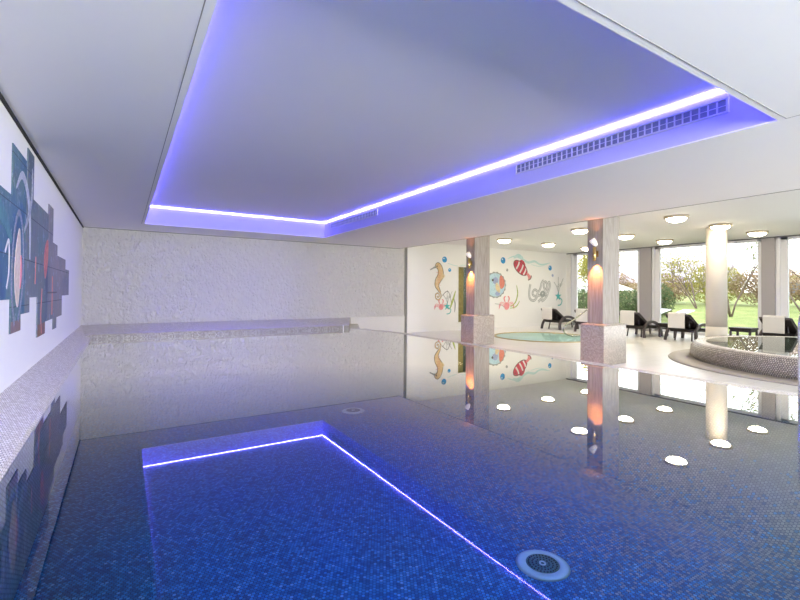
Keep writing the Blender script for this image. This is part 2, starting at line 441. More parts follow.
# handrail of whirlpool: a looped tube
def bez(pts, n=10):
    out = []
    P_ = [Vector(p) for p in pts]
    for i in range(len(P_)-1):
        p0 = P_[max(i-1,0)]; p1 = P_[i]; p2 = P_[i+1]; p3 = P_[min(i+2,len(P_)-1)]
        for k in range(n):
            t = k/n
            out.append(.5*((2*p1)+(-p0+p2)*t+(2*p0-5*p1+4*p2-p3)*t*t+(-p0+3*p1-3*p2+p3)*t**3))
    out.append(P_[-1]); return out
hr = MB(); hr.tube(bez([(12.6,8.15,ZD),(12.55,8.2,.35),(12.3,8.3,.55),(12.015,8.35,.545),(11.651,8.4,.357),(11.389,8.45,.211),(11.132,8.5,.067),(11.09,8.52,-.051),(11.179,8.5,-.172),(11.438,8.45,-.239),(11.992,8.4,-.245),(12.3,8.38,-.39)]), .024, 10)
tag(centred(hr.build('whirlpool_handrail', plain('olive_steel', (.42,.42,.36), .25, .8))), 'looped steel handrail curving down into the sunken whirlpool', 'handrail')

# ------------------------------------------------------------------ raised round tub with column
QX, QY, QR = 12.25, 2.50, 2.8
M['tile_tub'] = tile('beige_mosaic_tub_wall', ('cyl', QX, QY, QR), .036, BP, (.08,.07,.065), .40)
tub = empty('raised_round_whirlpool', (QX, QY, ZD), label='raised round whirlpool with mosaic side wall, at the right by the column', cat='whirlpool')
m = MB(); m.lathe([(QR,0),(QR+.02,.12),(QR+.01,.26),(QR-.05,.345),(QR-.08,.36)], n=128)
m.v = m.v; w = m.build('side_wall', M['tile_tub'], tub)
m = MB(); m.lathe([(QR-.30,.0),(QR-.30,.352),(QR-.27,.368),(QR-.20,.374),(QR-.12,.370),(QR-.07,.352),(QR-.2,0)], n=128, closed=True); m.build('rim', M['tile_rim'], tub)
m = MB(); m.lathe([(0,.02),(QR-.42,.02),(QR-.29,.30)], n=96); m.build('basin', M['turquoise'], tub)
m = MB(); m.lathe([(2.55,0),(2.55,.03),(3.0,.028),(3.03,.0)], (-.30,.10,0), n=128, closed=True); m.build('plinth', plain('brown_grey_plinth', (.42,.38,.33), .5), tub)
m = MB(); m.add([(QX+(QR-.285)*math.cos(2*PI*k/96), QY+(QR-.285)*math.sin(2*PI*k/96), -.015) for k in range(96)], [tuple(range(96))])
tag(m.build('whirlpool_water', M['tub_water']), 'mirror-still water brimming in the raised round whirlpool', 'water', kind='stuff')
cc = empty('round_column', (13.50, 5.52, ZD), label='round cream column standing just behind the raised whirlpool', cat='column')
m = MB(); m.lathe([(.245,0),(.245,.57)], n=40); m.build('column_foot', plain('cream_foot', (.70,.66,.58), .5), cc)
m = MB(); m.lathe([(.24,.57),(.24,H2-ZD)], n=40); m.build('shaft', M['column'], cc)
m = MB(); m.lathe([(.242,.562),(.248,.565),(.248,.573),(.242,.576)], n=40, closed=True); m.build('joint_ring', M['grey_gap'], cc)

# ------------------------------------------------------------------ pillars with wall lamps
def pillar(yc, label, llabel):
    r = empty('square_pillar', (8.385, yc, ZD), label=label, cat='pillar')
    hw, hy = .28, .175
    m = MB(); m.box((-hw,-hy,.80), (hw,hy,H2-ZD)); m.build('shaft', M['stone'], r, .008)
    m = MB(); m.box((-.385,-.265,0), (.385,.265,.785))
    m.add([(-.385,-.265,.785),(.385,-.265,.785),(.385,.265,.785),(-.385,.265,.785),(-.36,-.24,.81),(.36,-.24,.81),(.36,.24,.81),(-.36,.24,.81)],
          [(0,1,5,4),(1,2,6,5),(2,3,7,6),(3,0,4,7),(4,5,6,7)])
    b = m.build('plinth', M['tile_base_y'], r, .012)
    b.data.materials.append(M['tile_base_x'])
    for p in b.data.polygons:
        if abs(p.normal.x) > .8: p.material_index = 1
    # lamp on the pool side
    l = empty('wall_lamp', (8.385-hw, yc-.04, 1.70), label=llabel, cat='wall lamp')
    m = MB(); m.box((-.02,-.04,.08), (0,.04,.20)); m.build('wall_plate', M['brass'], l, .004)
    m = MB(); m.lathe([(.030,0),(.034,.004),(.034,.27),(.026,.275),(.026,.006)], (-.075,0,0), 20, closed=True); m.tube([(-.05,0,.14),(0,0,.14)], .012); m.build('tube', M['brass'], l)
    Mx = Matrix.Translation((-.085,.0,.36)) @ Matrix.Rotation(-.55, 4, 'X') @ Matrix.Rotation(-.25, 4, 'Y') @ Matrix.Scale(.78, 4)
    m = MB(); m.lathe([(.03,-.10),(.055,-.06),(.075,.02),(.08,.10),(.072,.10),(.066,.02),(.045,-.055),(.02,-.09)], n=24, M=Mx, closed=True); m.build('glass_shade', M['shade_glass'], l)
    for s_, e_ in ((-1, 120), (1, 4)):
        ld = bpy.data.lights.new('wall_lamp_beam', 'SPOT'); ld.energy = e_; ld.color = (1,.33,.08); ld.spot_size = math.radians(96 if s_<0 else 95); ld.spot_blend = 1.0; ld.shadow_soft_size = .02
        lo = bpy.data.objects.new('bulb', ld); col.objects.link(lo); lo.parent = l
        lo.location = (-.075,0,-.015) if s_ < 0 else (-.09,0,.50)
        lo.rotation_euler = (0, math.radians(0 if s_<0 else 180), 0)
pillar(5.475, 'stone pillar with mosaic plinth on the poolside, nearer the camera', 'brass up-and-down wall lamp on the nearer stone pillar')
pillar(9.27, 'slimmer looking stone pillar with mosaic plinth, farther along the poolside', 'brass up-and-down wall lamp on the farther stone pillar')

# ------------------------------------------------------------------ ceiling lamps
lamp = empty('ceiling_lamp', (10.75, 5.2, H2))
m = MB(); m.lathe([(.25,0),(.25,-.045),(.235,-.055),(0,-.055)], n=40); m.build('plate', M['lamp_base'], lamp)
m = MB(); m.lathe([(.205,-.055),(.19,-.085),(.15,-.115),(.09,-.135),(0,-.142)], n=40); m.build('glass_bowl', M['lamp_glass'], lamp)
names = {(0,1):'second row from the pool edge', }
xs = [10.75, 12.95, 15.2]; ys = [5.2, 7.72, 10.6]
depth = ['nearest the pool', 'in the middle', 'nearest the windows']
rowl = ['in the row above the round column', 'in the row between the front and back rows', 'in the row by the painted back wall']
first = True
lamp_pos = []
for j, y in enumerate(ys):
    for i, x in enumerate(xs):
        o = lamp if first else copy_tree(lamp); first = False
        o.location = (x, y, H2)
        tag(o, 'round glowing ceiling lamp %s, %s' % (rowl[j], depth[i]), 'ceiling lamp', 'round ceiling lamps over the lounge')
        lamp_pos.append((x, y))
# ------------------------------------------------------------------ window wall
Z0, Z1 = ZD, H2
posts = [(12.58, 12.925), (8.95, 9.56), (5.345, 5.745), (1.6, 2.0), (-3.4, -3.0)]
mb = MB()
mb.box((XW, YF, ZD-.5), (XW+.3, YB+.2, ZD+.03)); struct(mb.build('wall_right', M['frame']))
for k, (a, b) in enumerate([(9.12,9.56),(5.36,5.70),(1.6,2.0)]):
    mb = MB(); mb.box((XW-.03, a, ZD), (XW+.25, b, H2)); struct(mb.build('wall_window_pier', M['window_grey']))
slab('trim_13', (XW-.06, YF, H2-.035), (XW+.0, 12.87, H2), M['dark_metal'])
slab('wall_corner', (XW-.0, 12.70, ZD), (XW+.3, YB, H2), M['white'])
wins = [(9.56, 12.70), (5.70, 9.12), (2.0, 5.36), (-3.2, 1.6)]
for k, (a, b) in enumerate(wins):
    r = empty('window_%d' % (k+1), (XW, (a+b)/2, ZD)); struct(r)
    L = (b-a)/2; hh = H2-ZD-.03
    m = MB(); w1 = .11
    m.box((.02,-L,.03), (.12,-L+w1,hh)); m.box((.02,L-.30,.03), (.12,L,hh)); m.box((.02,-L,.03), (.12,L,.10)); m.box((.02,-L,hh-.08), (.12,L,hh))
    m.box((-.01,L-.12,.03), (.06,L-.04,hh))
    m.build('window_frame', M['frame'], r, .005)
    m = MB(); m.add([(.07,-L+w1,.10),(.07,L-.3,.10),(.07,L-.3,hh-.08),(.07,-L+w1,hh-.08)], [(0,1,2,3)]); m.build('window_pane', M['glass'], r)
# interior window in the painted wall
r = empty('window_5', ((WX0+WX1)/2, YB, WZ0)); struct(r)
w = (WX1-WX0)/2; hh = WZ1-WZ0
m = MB(); m.box((-w,-.012,0), (-w+.05,.15,hh)); m.box((w-.05,-.012,0), (w,.15,hh)); m.box((-w,-.012,0), (w,.15,.05)); m.box((-w,-.012,hh-.05), (w,.15,hh)); m.build('window_frame', M['white'], r)
m = MB(); m.add([(-w+.05,.08,.05),(w-.05,.08,.05),(w-.05,.08,hh-.05),(-w+.05,.08,hh-.05)], [(0,1,2,3)]); m.build('window_pane', M['glass'], r)
mb = MB(); mb.box((10.2,YB+1.4,-1), (14,YB+1.5,3)); mb.box((10.2,YB+.2,-1), (14,YB+1.4,-.5)); mb.box((13.9,YB+.2,-.5), (14,YB+1.4,3)); mb.box((10.2,YB+.2,2.8), (13.9,YB+1.4,3))
struct(mb.build('wall_side_room', plain('grey_green_room', (.22,.27,.22), .8)))
cu = MB()
for i in range(14):
    x = 10.85 + i*.035; cu.tube([(x, YB+.42+.02*(i%2), -.45), (x, YB+.42+.02*((i+1)%2), 2.7)], .02, 6)
tag(centred(cu.build('gold_curtain', plain('golden_olive_cloth', (.42,.34,.12), .8, vary=.5, scale=9))), 'golden olive curtain behind the narrow window in the painted wall', 'curtain')

# ------------------------------------------------------------------ loungers
lg = empty('sun_lounger', (0,0,0))
W = .34
def hoop(s):
    m = MB(); yo = s*.40
    pts = []
    for k in range(17):
        a = PI*(1 - k/16)
        x = .52 + .54*math.cos(a); z = .50*math.sin(a)**.75 if 0 < k < 16 else 0.0
        splay = .07*(1 - z/.5)
        pts.append((x, s*(.37+splay), z))
    vs = []; fs = []
    for i, p in enumerate(pts):
        a = Vector(pts[max(i-1,0)]); b = Vector(pts[min(i+1,16)]); t = (b-a).normalized(); nrm = Vector((-t.z,0,t.x)); 
        hw = .045; dp = .03
        for dn, dy in ((-hw,-dp),(hw,-dp),(hw,dp),(-hw,dp)):
            vs.append(Vector(p)+nrm*dn+Vector((0,dy,0)))
    for i in range(16):
        for k in range(4): fs.append((i*4+k, i*4+(k+1)%4, (i+1)*4+(k+1)%4, (i+1)*4+k))
    fs += [(3,2,1,0), (64,65,66,67)]
    m.add([(v[0], v[1], max(0, v[2])) for v in vs], fs)
    return m
for s in (-1, 1):
    hoop(s).build('leg_hoop', M['rattan_edge'], lg, .008)
m = MB()
m.prism([(.06,.27),(.06,.36),(.45,.385),(1.1,.37),(1.6,.33),(1.92,.25),(1.92,.17),(1.6,.24),(1.1,.29),(.45,.29)], -W, W, 'xz')
m.build('seat', M['rattan'], lg, .012)
m = MB()
a = Vector((.50,0,.37)); b = Vector((-.16,0,.80)); d_ = (b-a).normalized(); nn = Vector((-d_.z,0,d_.x))
m.prism([(a.x,a.z),(b.x,b.z),(b.x-.03,b.z-.055),(a.x-.03,a.z-.055)], -W, W, 'xz')
back = m.build('backrest', M['rattan'], lg, .01)
m = MB()
for s in (-1,1):
    m.tube([(.50,s*W,.375),(-.16,s*W,.80)], .022, 8)
m.tube([(-.17,-W,.79),(-.17,W,.79)], .03, 8)
m.build('backrest_frame', M['rattan_edge'], back)
for s in (-1,1):
    m = MB(); m.tube([(.12,s*.2,.33),(.08,s*.2,.60)], .012, 6); m.build('backrest_stay', M['dark_metal'], back)
for s in (-1,1):
    m = MB(); m.tube([(1.62,s*.28,.27),(1.70,s*.30,.0)], .028, 8); m.build('leg', M['rattan_edge'], lg)
    m = MB(); m.tube([(.22,s*.22,.30),(.16,s*.24,.0)], .022, 8); m.build('leg', M['rattan_edge'], lg)
spots = [(14.22, 11.50, 0, 'first from the painted wall, nearest that wall', 1), (14.22, 9.97, 0, 'partly hidden behind the near pillar and handrail', 1), (14.22, 8.28, 0, 'just right of the near pillar', 1),
         (14.30, 6.80, 0, 'between the near pillar and the round column', 1), (14.92, 4.66, 0, 'farthest right, behind the raised whirlpool', 1)]
for i, (x, y, rz, lb, tw_) in enumerate(spots):
    o = lg if i == 0 else copy_tree(lg)
    o.location = (x, y, ZD); o.rotation_euler = (0,0,rz)
    tag(o, 'dark woven sun lounger with raised back, ' + lb, 'sun lounger', 'dark sun loungers along the windows')
M_t = MB()   # towel folded over the backrest
prof = [(-.215,.40),(-.215,.80),(-.19,.845),(-.15,.845),(.05,.715),(.06,.73),(-.145,.868),(-.20,.868),(-.235,.815),(-.235,.40)]
M_t.prism(prof, -.22, .25, 'xz')
tw0 = M_t.build('towel', M['towel'], None, .006)
for i, (x, y, rz, lb, _) in enumerate(spots):
    o = tw0 if i == 0 else tw0.copy()
    if i: col.objects.link(o)
    o.location = (x, y, ZD); o.rotation_euler = (0,0,rz)
    who = ['lounger nearest the painted wall', 'lounger half hidden by the near pillar', 'lounger just right of the near pillar', 'lounger left of the round column', 'far right lounger behind the raised whirlpool'][i]
    tag(o, 'pale towel hung over the backrest of the ' + who, 'towel', 'towels on the lounger backrests')

# side tables
tb = empty('side_table', (0,0,0))
m = MB(); m.box((-.27,-.27,.40), (.27,.27,.46)); m.box((-.25,-.25,.34), (.25,.25,.40)); m.build('table_top', M['rattan'], tb, .008)
for sx in (-1,1):
    for sy in (-1,1):
        m = MB(); m.box((sx*.235-.025, sy*.235-.025, 0), (sx*.235+.025, sy*.235+.025, .36)); m.build('leg', M['rattan_edge'], tb)
tag(tb, 'square dark rattan side table between two loungers, left of the round column', 'side table', 'dark side tables')
tb.location = (15.25, 7.55, ZD)
t2 = copy_tree(tb); t2.location = (15.35, 5.58, ZD)
tag(t2, 'square dark rattan side table right of the round column', 'side table', 'dark side tables')

# ------------------------------------------------------------------ steel ladder rail at the right picture edge
m = empty('pool_handrail', (5.605, 1.573, 0), label='shiny steel handrail post at the pool edge, cut by the right picture border', cat='handrail')
q = MB(); q.tube(bez([(0,0,-.35),(0,0,.5),(.02,-.0,.80),(.16,-.0,.90),(.42,0,.86),(.50,0,.6),(.50,0,-.003)], 8), .02, 12); q.build('rail', M['chrome'], m)
q = MB(); q.tube(bez([(0,-.55,-.35),(0,-.55,.5),(.02,-.55,.80),(.16,-.55,.90),(.42,-.55,.86),(.50,-.55,.6),(.50,-.55,-.003)], 8), .02, 12); q.build('rail', M['chrome'], m)

# ------------------------------------------------------------------ left wall mural
def mural_mat(k):
    m, nt = new_mat('batik_blue_%d' % k); n = N(nt)
    p = n.pos(); s = n.sep(p)
    w = n.noise(p, 1.3, 3.0, .5, 1.4); w2 = n.noise(p, 9.0, 5.0, .7, .6)
    wave = n.node('ShaderNodeTexWave'); n.put(wave.inputs['Vector'], p); wave.inputs['Scale'].default_value = .9; wave.inputs['Distortion'].default_value = 5; wave.inputs['Detail'].default_value = 2
    sets = [[(.0,(0.034,0.044,0.077)),(.3,(0.043,0.074,0.133)),(.45,(0.043,0.111,0.210)),(.55,(0.060,0.148,0.238)),(.68,(0.111,0.207,0.238)),(.85,(0.085,0.111,0.168)),(1,(0.043,0.067,0.112))],
            [(.0,(0.068,0.081,0.119)),(.3,(0.085,0.118,0.168)),(.5,(0.128,0.178,0.210)),(.7,(0.170,0.192,0.210)),(.88,(0.111,0.207,0.231)),(1,(0.221,0.207,0.217))],
            [(.0,(0.128,0.126,0.154)),(.35,(0.170,0.192,0.217)),(.6,(0.238,0.237,0.245)),(.8,(0.281,0.252,0.252)),(1,(0.204,0.222,0.252))]][k]
    base = n.ramp(n.math('ADD', n.math('MULTIPLY', w, .75), n.math('MULTIPLY', wave.outputs['Fac'], .32)), sets)
    sp = n.math('GREATER_THAN', w2, .60)
    c = n.mix(n.math('MULTIPLY', sp, .30), base, (.42,.52,.60))
    g = n.math('LESS_THAN', n.math('FRACT', n.math('DIVIDE', n.math('ADD', s[2], .02), .45)), .018)
    g2 = n.math('LESS_THAN', n.math('FRACT', n.math('DIVIDE', s[1], .147)), .045)
    c = n.mix(n.math('MULTIPLY', g, .8), c, (.02,.03,.05)); c = n.mix(n.math('MULTIPLY', g2, .35), c, (.05,.07,.10))
    n.out(n.bsdf(c, .75)); return m
mm = [mural_mat(k) for k in range(3)]
mu = empty('wall_mural_artwork', (XL, 6.5, .497), label='large blue and teal abstract strip artwork hung on the left wall', cat='wall art')
strips = [(1.9,2.6,.8,1.7),(2.6,3.2,.65,1.9),(3.2,3.75,.955,1.6),(3.75,4.35,.80,2.0),(4.35,5.0,.955,1.85),(5.0,5.45,.655,2.306),(5.45,5.64,.805,2.306),(5.64,5.70,.805,1.95),(5.70,5.91,.805,2.455),(5.91,6.06,.957,2.455),(6.06,6.41,.957,2.0),
          (6.41,7.02,.497,2.0),(7.02,7.2,.64,2.0),(7.2,7.64,.64,2.143),(7.64,7.76,.64,1.685),(7.76,8.13,.485,1.685),(8.13,8.78,.637,1.537),(8.78,9.22,.946,1.537),(9.22,9.80,.946,1.38)]
for (a, b, c, d2) in strips:
    m = MB(); m.box((0, a-6.5, c-.497), (.010, b-6.5-.004, d2-.497)); m.build('strip', mm[0 if b < 5.7 else 1 if b < 7.3 else 2], mu)
def ribbon(path, widths, plane, h0, h1):
    """flat band of varying width along a 2D path"""
    P_ = [Vector((*p, 0)) for p in path]; L = []; R = []
    ws = widths if isinstance(widths, (list, tuple)) else [widths]*len(path)
    for i, p in enumerate(P_):
        t = (P_[min(i+1,len(P_)-1)] - P_[max(i-1,0)]).normalized(); nn = Vector((-t.y, t.x, 0))
        L.append(p + nn*ws[i]/2); R.append(p - nn*ws[i]/2)
    mbx = MB()
    def Q(v, h): return {'xz': (v.x, h, v.y), 'yz': (h, v.x, v.y)}[plane]
    n_ = len(L); vs = [Q(v,h0) for v in L]+[Q(v,h0) for v in R]+[Q(v,h1) for v in L]+[Q(v,h1) for v in R]; fs = []
    for i in range(n_-1):
        fs += [(i,i+1,n_+i+1,n_+i), (2*n_+i,3*n_+i,3*n_+i+1,2*n_+i+1), (i,2*n_+i,2*n_+i+1,i+1), (n_+i,n_+i+1,3*n_+i+1,3*n_+i)]
    fs += [(0,n_,3*n_,2*n_), (n_-1,3*n_-1,4*n_-1,2*n_-1)]
    mbx.add(vs, fs); return mbx
def smooth2(pts, n=8): return [(v.x, v.y) for v in bez([(a,b,0) for a,b in pts], n)]
def mrib(name, pts, w, mat, dep):
    p = [(a-6.5, b-.497) for a, b in smooth2(pts)]
    if isinstance(w, tuple): n_ = len(p); w = [w[0] + (w[1]-w[0])*math.sin(PI*i/(n_-1)) for i in range(n_)]
    ribbon(p, w, 'yz', .008, dep).build(name, mat, mu)
mrib('speckled_border', [(5.15,.72),(5.02,1.05),(5.08,1.5),(5.28,1.75),(5.5,1.55),(5.52,1.1),(5.32,.75)], .05, paint('speckled_white_batik', (.34,.35,.40), (.10,.15,.24), 60), .013)
mrib('cream_figure', [(5.28,.88),(5.25,1.2),(5.32,1.60)], (.04,.26), paint('cream_batik', (.62,.50,.42), (.75,.66,.58), 25), .014)
mrib('pink_streak', [(5.36,1.05),(5.40,1.2),(5.38,1.36)], (.02,.08), P['pink'], .017)
mrib('pale_arc', [(5.15,1.95),(5.42,2.12),(5.72,1.98),(5.86,1.7),(5.88,1.35)], (.02,.10), paint('pale_batik', (.58,.60,.66), (.35,.40,.48), 45), .013)
mrib('pale_arc', [(5.55,1.6),(5.78,1.8),(5.95,2.05),(5.93,2.3)], (.02,.08), paint('pale_batik_b', (.50,.50,.54), (.22,.28,.34), 45), .014)
mrib('pale_arc', [(4.75,1.35),(4.88,1.45),(4.9,1.2),(4.82,1.05)], .03, P['white'], .013)
mrib('red_flame', [(6.95,1.18),(7.0,1.42),(7.15,1.66)], (.05,.30), paint('red_batik', (.50,.13,.12), (.60,.24,.20), 20), .013)
mrib('red_line', [(6.72,.52),(6.66,.75),(6.72,1.05)], .035, P['orange'], .013)
mrib('red_line', [(7.62,.70),(7.62,1.22)], .05, P['orange'], .013)
mrib('red_line', [(6.22,1.1),(6.25,1.4)], .035, P['orange'], .013)
mrib('dark_crossbar', [(7.2,1.0),(8.1,1.0)], .02, P['ink'], .013)
mrib('teal_wave', [(3.9,1.55),(4.3,1.7),(4.7,1.62),(4.98,1.45)], (.05,.16), paint('deep_teal', (.05,.17,.20), (.08,.24,.26)), .013)
m = MB(); m.box((0,6.44-6.5,0), (.012,7.0-6.5,.14)); m.build('brown_foot', paint('brown_batik', (.22,.13,.11)), mu)
m = MB(); m.box((0,5.02-6.5,.16), (.012,5.44-6.5,.26)); m.build('brown_foot', paint('brown_batik_b', (.26,.18,.17)), mu)

# ------------------------------------------------------------------ sea-life paintings on the lounge back wall
YP = YB-.0015
def pic(name, cx, cz, label, cat='wall painting', group='painted sea motifs on the back wall'):
    r = empty(name, (cx, YP, cz), label=label, cat=cat, group=group); return r
def blob(r, name, cx, cz, rx, rz, mat, lay, n=28, spike=0, rot=0.0):
    pts = []
    for k in range(n):
        a = 2*PI*k/n; q = 1 + (spike if k % 2 else 0)
        x, z = rx*q*math.cos(a), rz*q*math.sin(a)
        pts.append((cx + x*math.cos(rot) - z*math.sin(rot), cz + x*math.sin(rot) + z*math.cos(rot)))
    m = MB(); m.prism(pts, -.002*lay-.001, 0, 'xz'); m.build(name, mat, r)
def rib(r, name, pts, w, mat, lay, sm=8):
    p = smooth2(pts, sm); n_ = len(p)
    if isinstance(w, tuple): w = [w[0] + (w[1]-w[0])*math.sin(PI*i/(n_-1)) for i in range(n_)]
    elif isinstance(w, list):
        w = [w[min(int(i/(n_-1)*(len(w)-1)), len(w)-2)]*(1-(i/(n_-1)*(len(w)-1)) % 1 if i < n_-1 else 0) + w[min(int(i/(n_-1)*(len(w)-1))+1, len(w)-1)]*((i/(n_-1)*(len(w)-1)) % 1 if i < n_-1 else 1) for i in range(n_)]
    ribbon(p, w, 'xz', 0, -.002*lay-.001).build(name, mat, r)
# seahorse
r = pic('seahorse_painting', 9.70, .75, 'tan seahorse painted on the back wall left of the farther pillar')
body = [(-.05,1.20),(.05,1.27),(.16,1.12),(.17,.90),(.05,.72),(.0,.55),(.08,.40),(.16,.28)]
rib(r, 'outline', body, [.12,.24,.24,.28,.26,.19,.13,.08], P['ink'], 1)
rib(r, 'body', body, [.08,.20,.20,.24,.22,.15,.09,.05], P['tan'], 2)
coil = [(.16,.28),(.20,.14),(.10,.02),(-.03,.06),(-.05,.20),(.05,.26),(.12,.17),(.06,.10),(.02,.16)]
rib(r, 'tail', coil, .045, P['ink'], 1); rib(r, 'tail_fill', coil, .025, P['tan'], 2)
rib(r, 'snout', [(-.04,1.22),(-.16,1.17),(-.30,1.10)], [.10,.05,.04], P['grey'], 3)
rib(r, 'fin', [(.24,.95),(.34,.90),(.26,.80)], .05, P['cream'], 2)
blob(r, 'eye', -.0, 1.24, .025, .025, P['ink'], 4)
for k in range(6): rib(r, 'stripe', [(-.02+.02*k%3, 1.02-.09*k),(.16,.99-.09*k)], .014, P['orange'], 4, 2)
# bubbles
bubs = [(10.05,2.25,.11,'large blue bubble painted above and right of the seahorse'),(10.29,1.87,.07,'small blue bubble painted below the one by the seahorse'),
        (13.04,2.35,.13,'large blue bubble painted right of the farther pillar'),(13.27,1.97,.06,'small grey bubble painted left of the red striped fish'),
        (15.90,2.14,.11,'blue bubble painted at the right near the window'),(16.07,1.82,.06,'small lilac bubble painted under the right blue one')]
for i, (x, z, q, lb) in enumerate(bubs):
    r = pic('bubble_painting', x, z, lb, group='painted bubbles')
    blob(r, 'disc', 0, 0, q, q, P['grey'] if i == 3 else P['lil'] if i == 5 else P['blue'], 1)
    blob(r, 'highlight', -q*.3, q*.35, q*.28, q*.2, P['white'], 2)
# crab and plants
def crab(cx, cz, s, lb, mat):
    r = pic('crab_painting', cx, cz, lb)
    blob(r, 'body', 0, 0, .12*s, .13*s, mat, 2)
    for sg in (-1, 1):
        for k in range(3): rib(r, 'leg', [(sg*.08*s, -.02+.05*k*s),(sg*.26*s, (.03+.05*k)*s),(sg*.36*s, (-.10+.05*k)*s)], .022*s, mat, 1)
        rib(r, 'claw', [(sg*.06*s,.1*s),(sg*.12*s,.26*s),(sg*.05*s,.34*s)], (.02*s,.06*s), mat, 1)
crab(9.90, .50, .85, 'small pink crab painted low on the wall under the seahorse', P['pink'])
crab(13.25, .50, 1.2, 'pink crab with thin legs painted low right of the farther pillar', P['pink'])
def star(cx, cz, s, lb):
    r = pic('starfish_painting', cx, cz, lb)
    pts = []
    for k in range(10):
        a = 2*PI*k/10 + PI/2; q = (.20 if k % 2 == 0 else .075)*s; pts.append((q*math.cos(a), q*math.sin(a)))
    m = MB(); m.prism(pts, -.004, 0, 'xz'); m.build('star', P['teal'], r)
    rib(r, 'stem', [(.05,-.05),(.22*s,-.15*s),(.15*s,-.32*s),(-.02,-.35*s)], .04*s, P['teal'], 2)
    for k, (a, b) in enumerate([(-.25,.55),(.0,.75),(.30,.70)]):
        rib(r, 'branch', [(.02,.1),(a*.3*s,.35*s),(a*s,b*s)], .02*s, P['grey'], 1)
        rib(r, 'branch', [(a*.3*s,.35*s),((a*.3+.15)*s,.5*s)], .016*s, P['grey'], 1)
star(10.18, .52, .8, 'small teal starfish and seaweed painted left of the narrow window')
star(16.45, .90, 1.15, 'teal starfish with branching coral painted beside the window corner')
r = pic('seaweed_painting', 10.40, .3, 'green seaweed fronds painted beside the narrow window')
rib(r, 'frond', [(-.1,.1),(.05,.45),(.18,.80)], (.02,.08), P['green'], 2); rib(r, 'frond', [(-.45,.62),(-.2,.78),(-.05,.5),(-.02,.2)], .018, P['ink'], 1); rib(r, 'frond', [(.14,0),(.16,.3),(.10,.5)], (.02,.05), P['grey'], 1)
r = pic('seaweed_painting', 13.7, .4, 'green seaweed fronds painted right of the larger pink crab')
rib(r, 'frond', [(-.25,.05),(.05,.25),(.18,.6),(.12,.95)], (.02,.06), P['green'], 2); rib(r, 'frond', [(-.25,0),(.1,.08),(.3,.3)], (.02,.05), P['green'], 1); rib(r, 'frond', [(-1.1,.2),(-.75,.15),(-.55,.02)], .02, P['grey'], 1)
# round fish
r = pic('round_fish_painting', 12.62, .82, 'large round pale blue and coral fish painted right of the farther pillar')
blob(r, 'spiky_outline', 0, .53, .60, .54, P['grey'], 1, 36, -.07)
blob(r, 'body', 0, .53, .53, .47, P['pale'], 2)
rib(r, 'coral_patch', [(.28,.92),(.36,.6),(.30,.38)], (.04,.30), P['orange'], 3)
rib(r, 'cream_patch', [(.05,.62),(.12,.42),(.22,.22)], (.04,.22), P['cream'], 4)
blob(r, 'cheek', .0, .70, .16, .14, P['lil'], 3); blob(r, 'eye', -.15, .72, .05, .05, P['ink'], 5)
blob(r, 'belly_patch', .12, .18, .13, .09, P['lil'], 4)
# red striped fish
r = pic('striped_fish_painting', 14.05, 2.0, 'red and white striped fish painted under the turquoise wave')
rot = -.55
blob(r, 'outline', 0, .08, .47, .25, P['ink'], 1, rot=rot)
blob(r, 'body', 0, .08, .44, .22, P['red'], 2, rot=rot)
for q in (-.20, .06, .28):
    cxx, czz = q*math.cos(rot), .08+q*math.sin(rot); hgt = .20*math.sqrt(max(0, 1-(q/.44)**2))
    rib(r, 'white_stripe', [(cxx-hgt*math.sin(rot)*1, czz+hgt*math.cos(rot)),(cxx+.03, czz),(cxx+hgt*math.sin(rot), czz-hgt*math.cos(rot))], .075, P['white'], 3, 4)
rib(r, 'tail', [(.36,-.13),(.50,-.24),(.58,-.36)], [.10,.14,.30], P['pink'], 2)
rib(r, 'tail_edge', [(.46,-.42),(.60,-.36),(.66,-.22)], .035, P['ink'], 3)
rib(r, 'fin', [(-.12,.30),(.1,.36),(.28,.18)], (.03,.12), P['red'], 1)
blob(r, 'eye', -.30, .28, .03, .03, P['ink'], 5)
# grey octopus-like creature
r = pic('octopus_painting', 15.20, .66, 'grey outlined sea creature with looping arms painted left of the last window')
loops = [[(-.55,.75),(-.62,.45),(-.58,.15),(-.35,.05),(-.15,.2),(-.1,.42),(-.28,.52),(-.42,.38),(-.3,.25),(.0,.28),(.2,.3)],
         [(.2,.3),(.38,.45),(.5,.72),(.40,.88),(.28,.70),(.35,.5),(.2,.2),(-.05,.0)],
         [(.25,.25),(.55,.4),(.70,.72),(.62,.86),(.52,.62),(.55,.35),(.35,.12),(.15,.02)],
         [(-.15,.3),(.05,.55),(.15,.8),(.28,.95)]]
for k, l in enumerate(loops):
    rib(r, 'arm', l, .10, P['grey'], 1); rib(r, 'arm_highlight', l, .035, P['white'], 2+k)
blob(r, 'head', .22, .34, .16, .14, P['grey'], 6); blob(r, 'eye', .2, .36, .03, .03, P['white'], 7)
# wave
r = pic('wave_painting', 14.4, 2.25, 'turquoise wave strokes painted high above the striped fish')
rib(r, 'stroke', [(-1.1,.18),(-.7,.30),(-.3,.22),(.1,.08),(.5,.14),(.9,.02),(1.5,.12)], (.02,.10), P['wave'], 1)
rib(r, 'stroke', [(-.75,.22),(-.5,.34),(-.2,.26)], (.03,.14), P['wave'], 2)
rib(r, 'stroke', [(.3,0.0),(.8,-.06),(1.3,.05)], .02, P['wave'], 1)
r = pic('wave_painting', 10.5, 2.02, 'faint turquoise wave strokes painted left of the farther pillar')
rib(r, 'stroke', [(-.3,.1),(.1,.02),(.5,.06),(1.0,.0)], .02, P['wave'], 1)

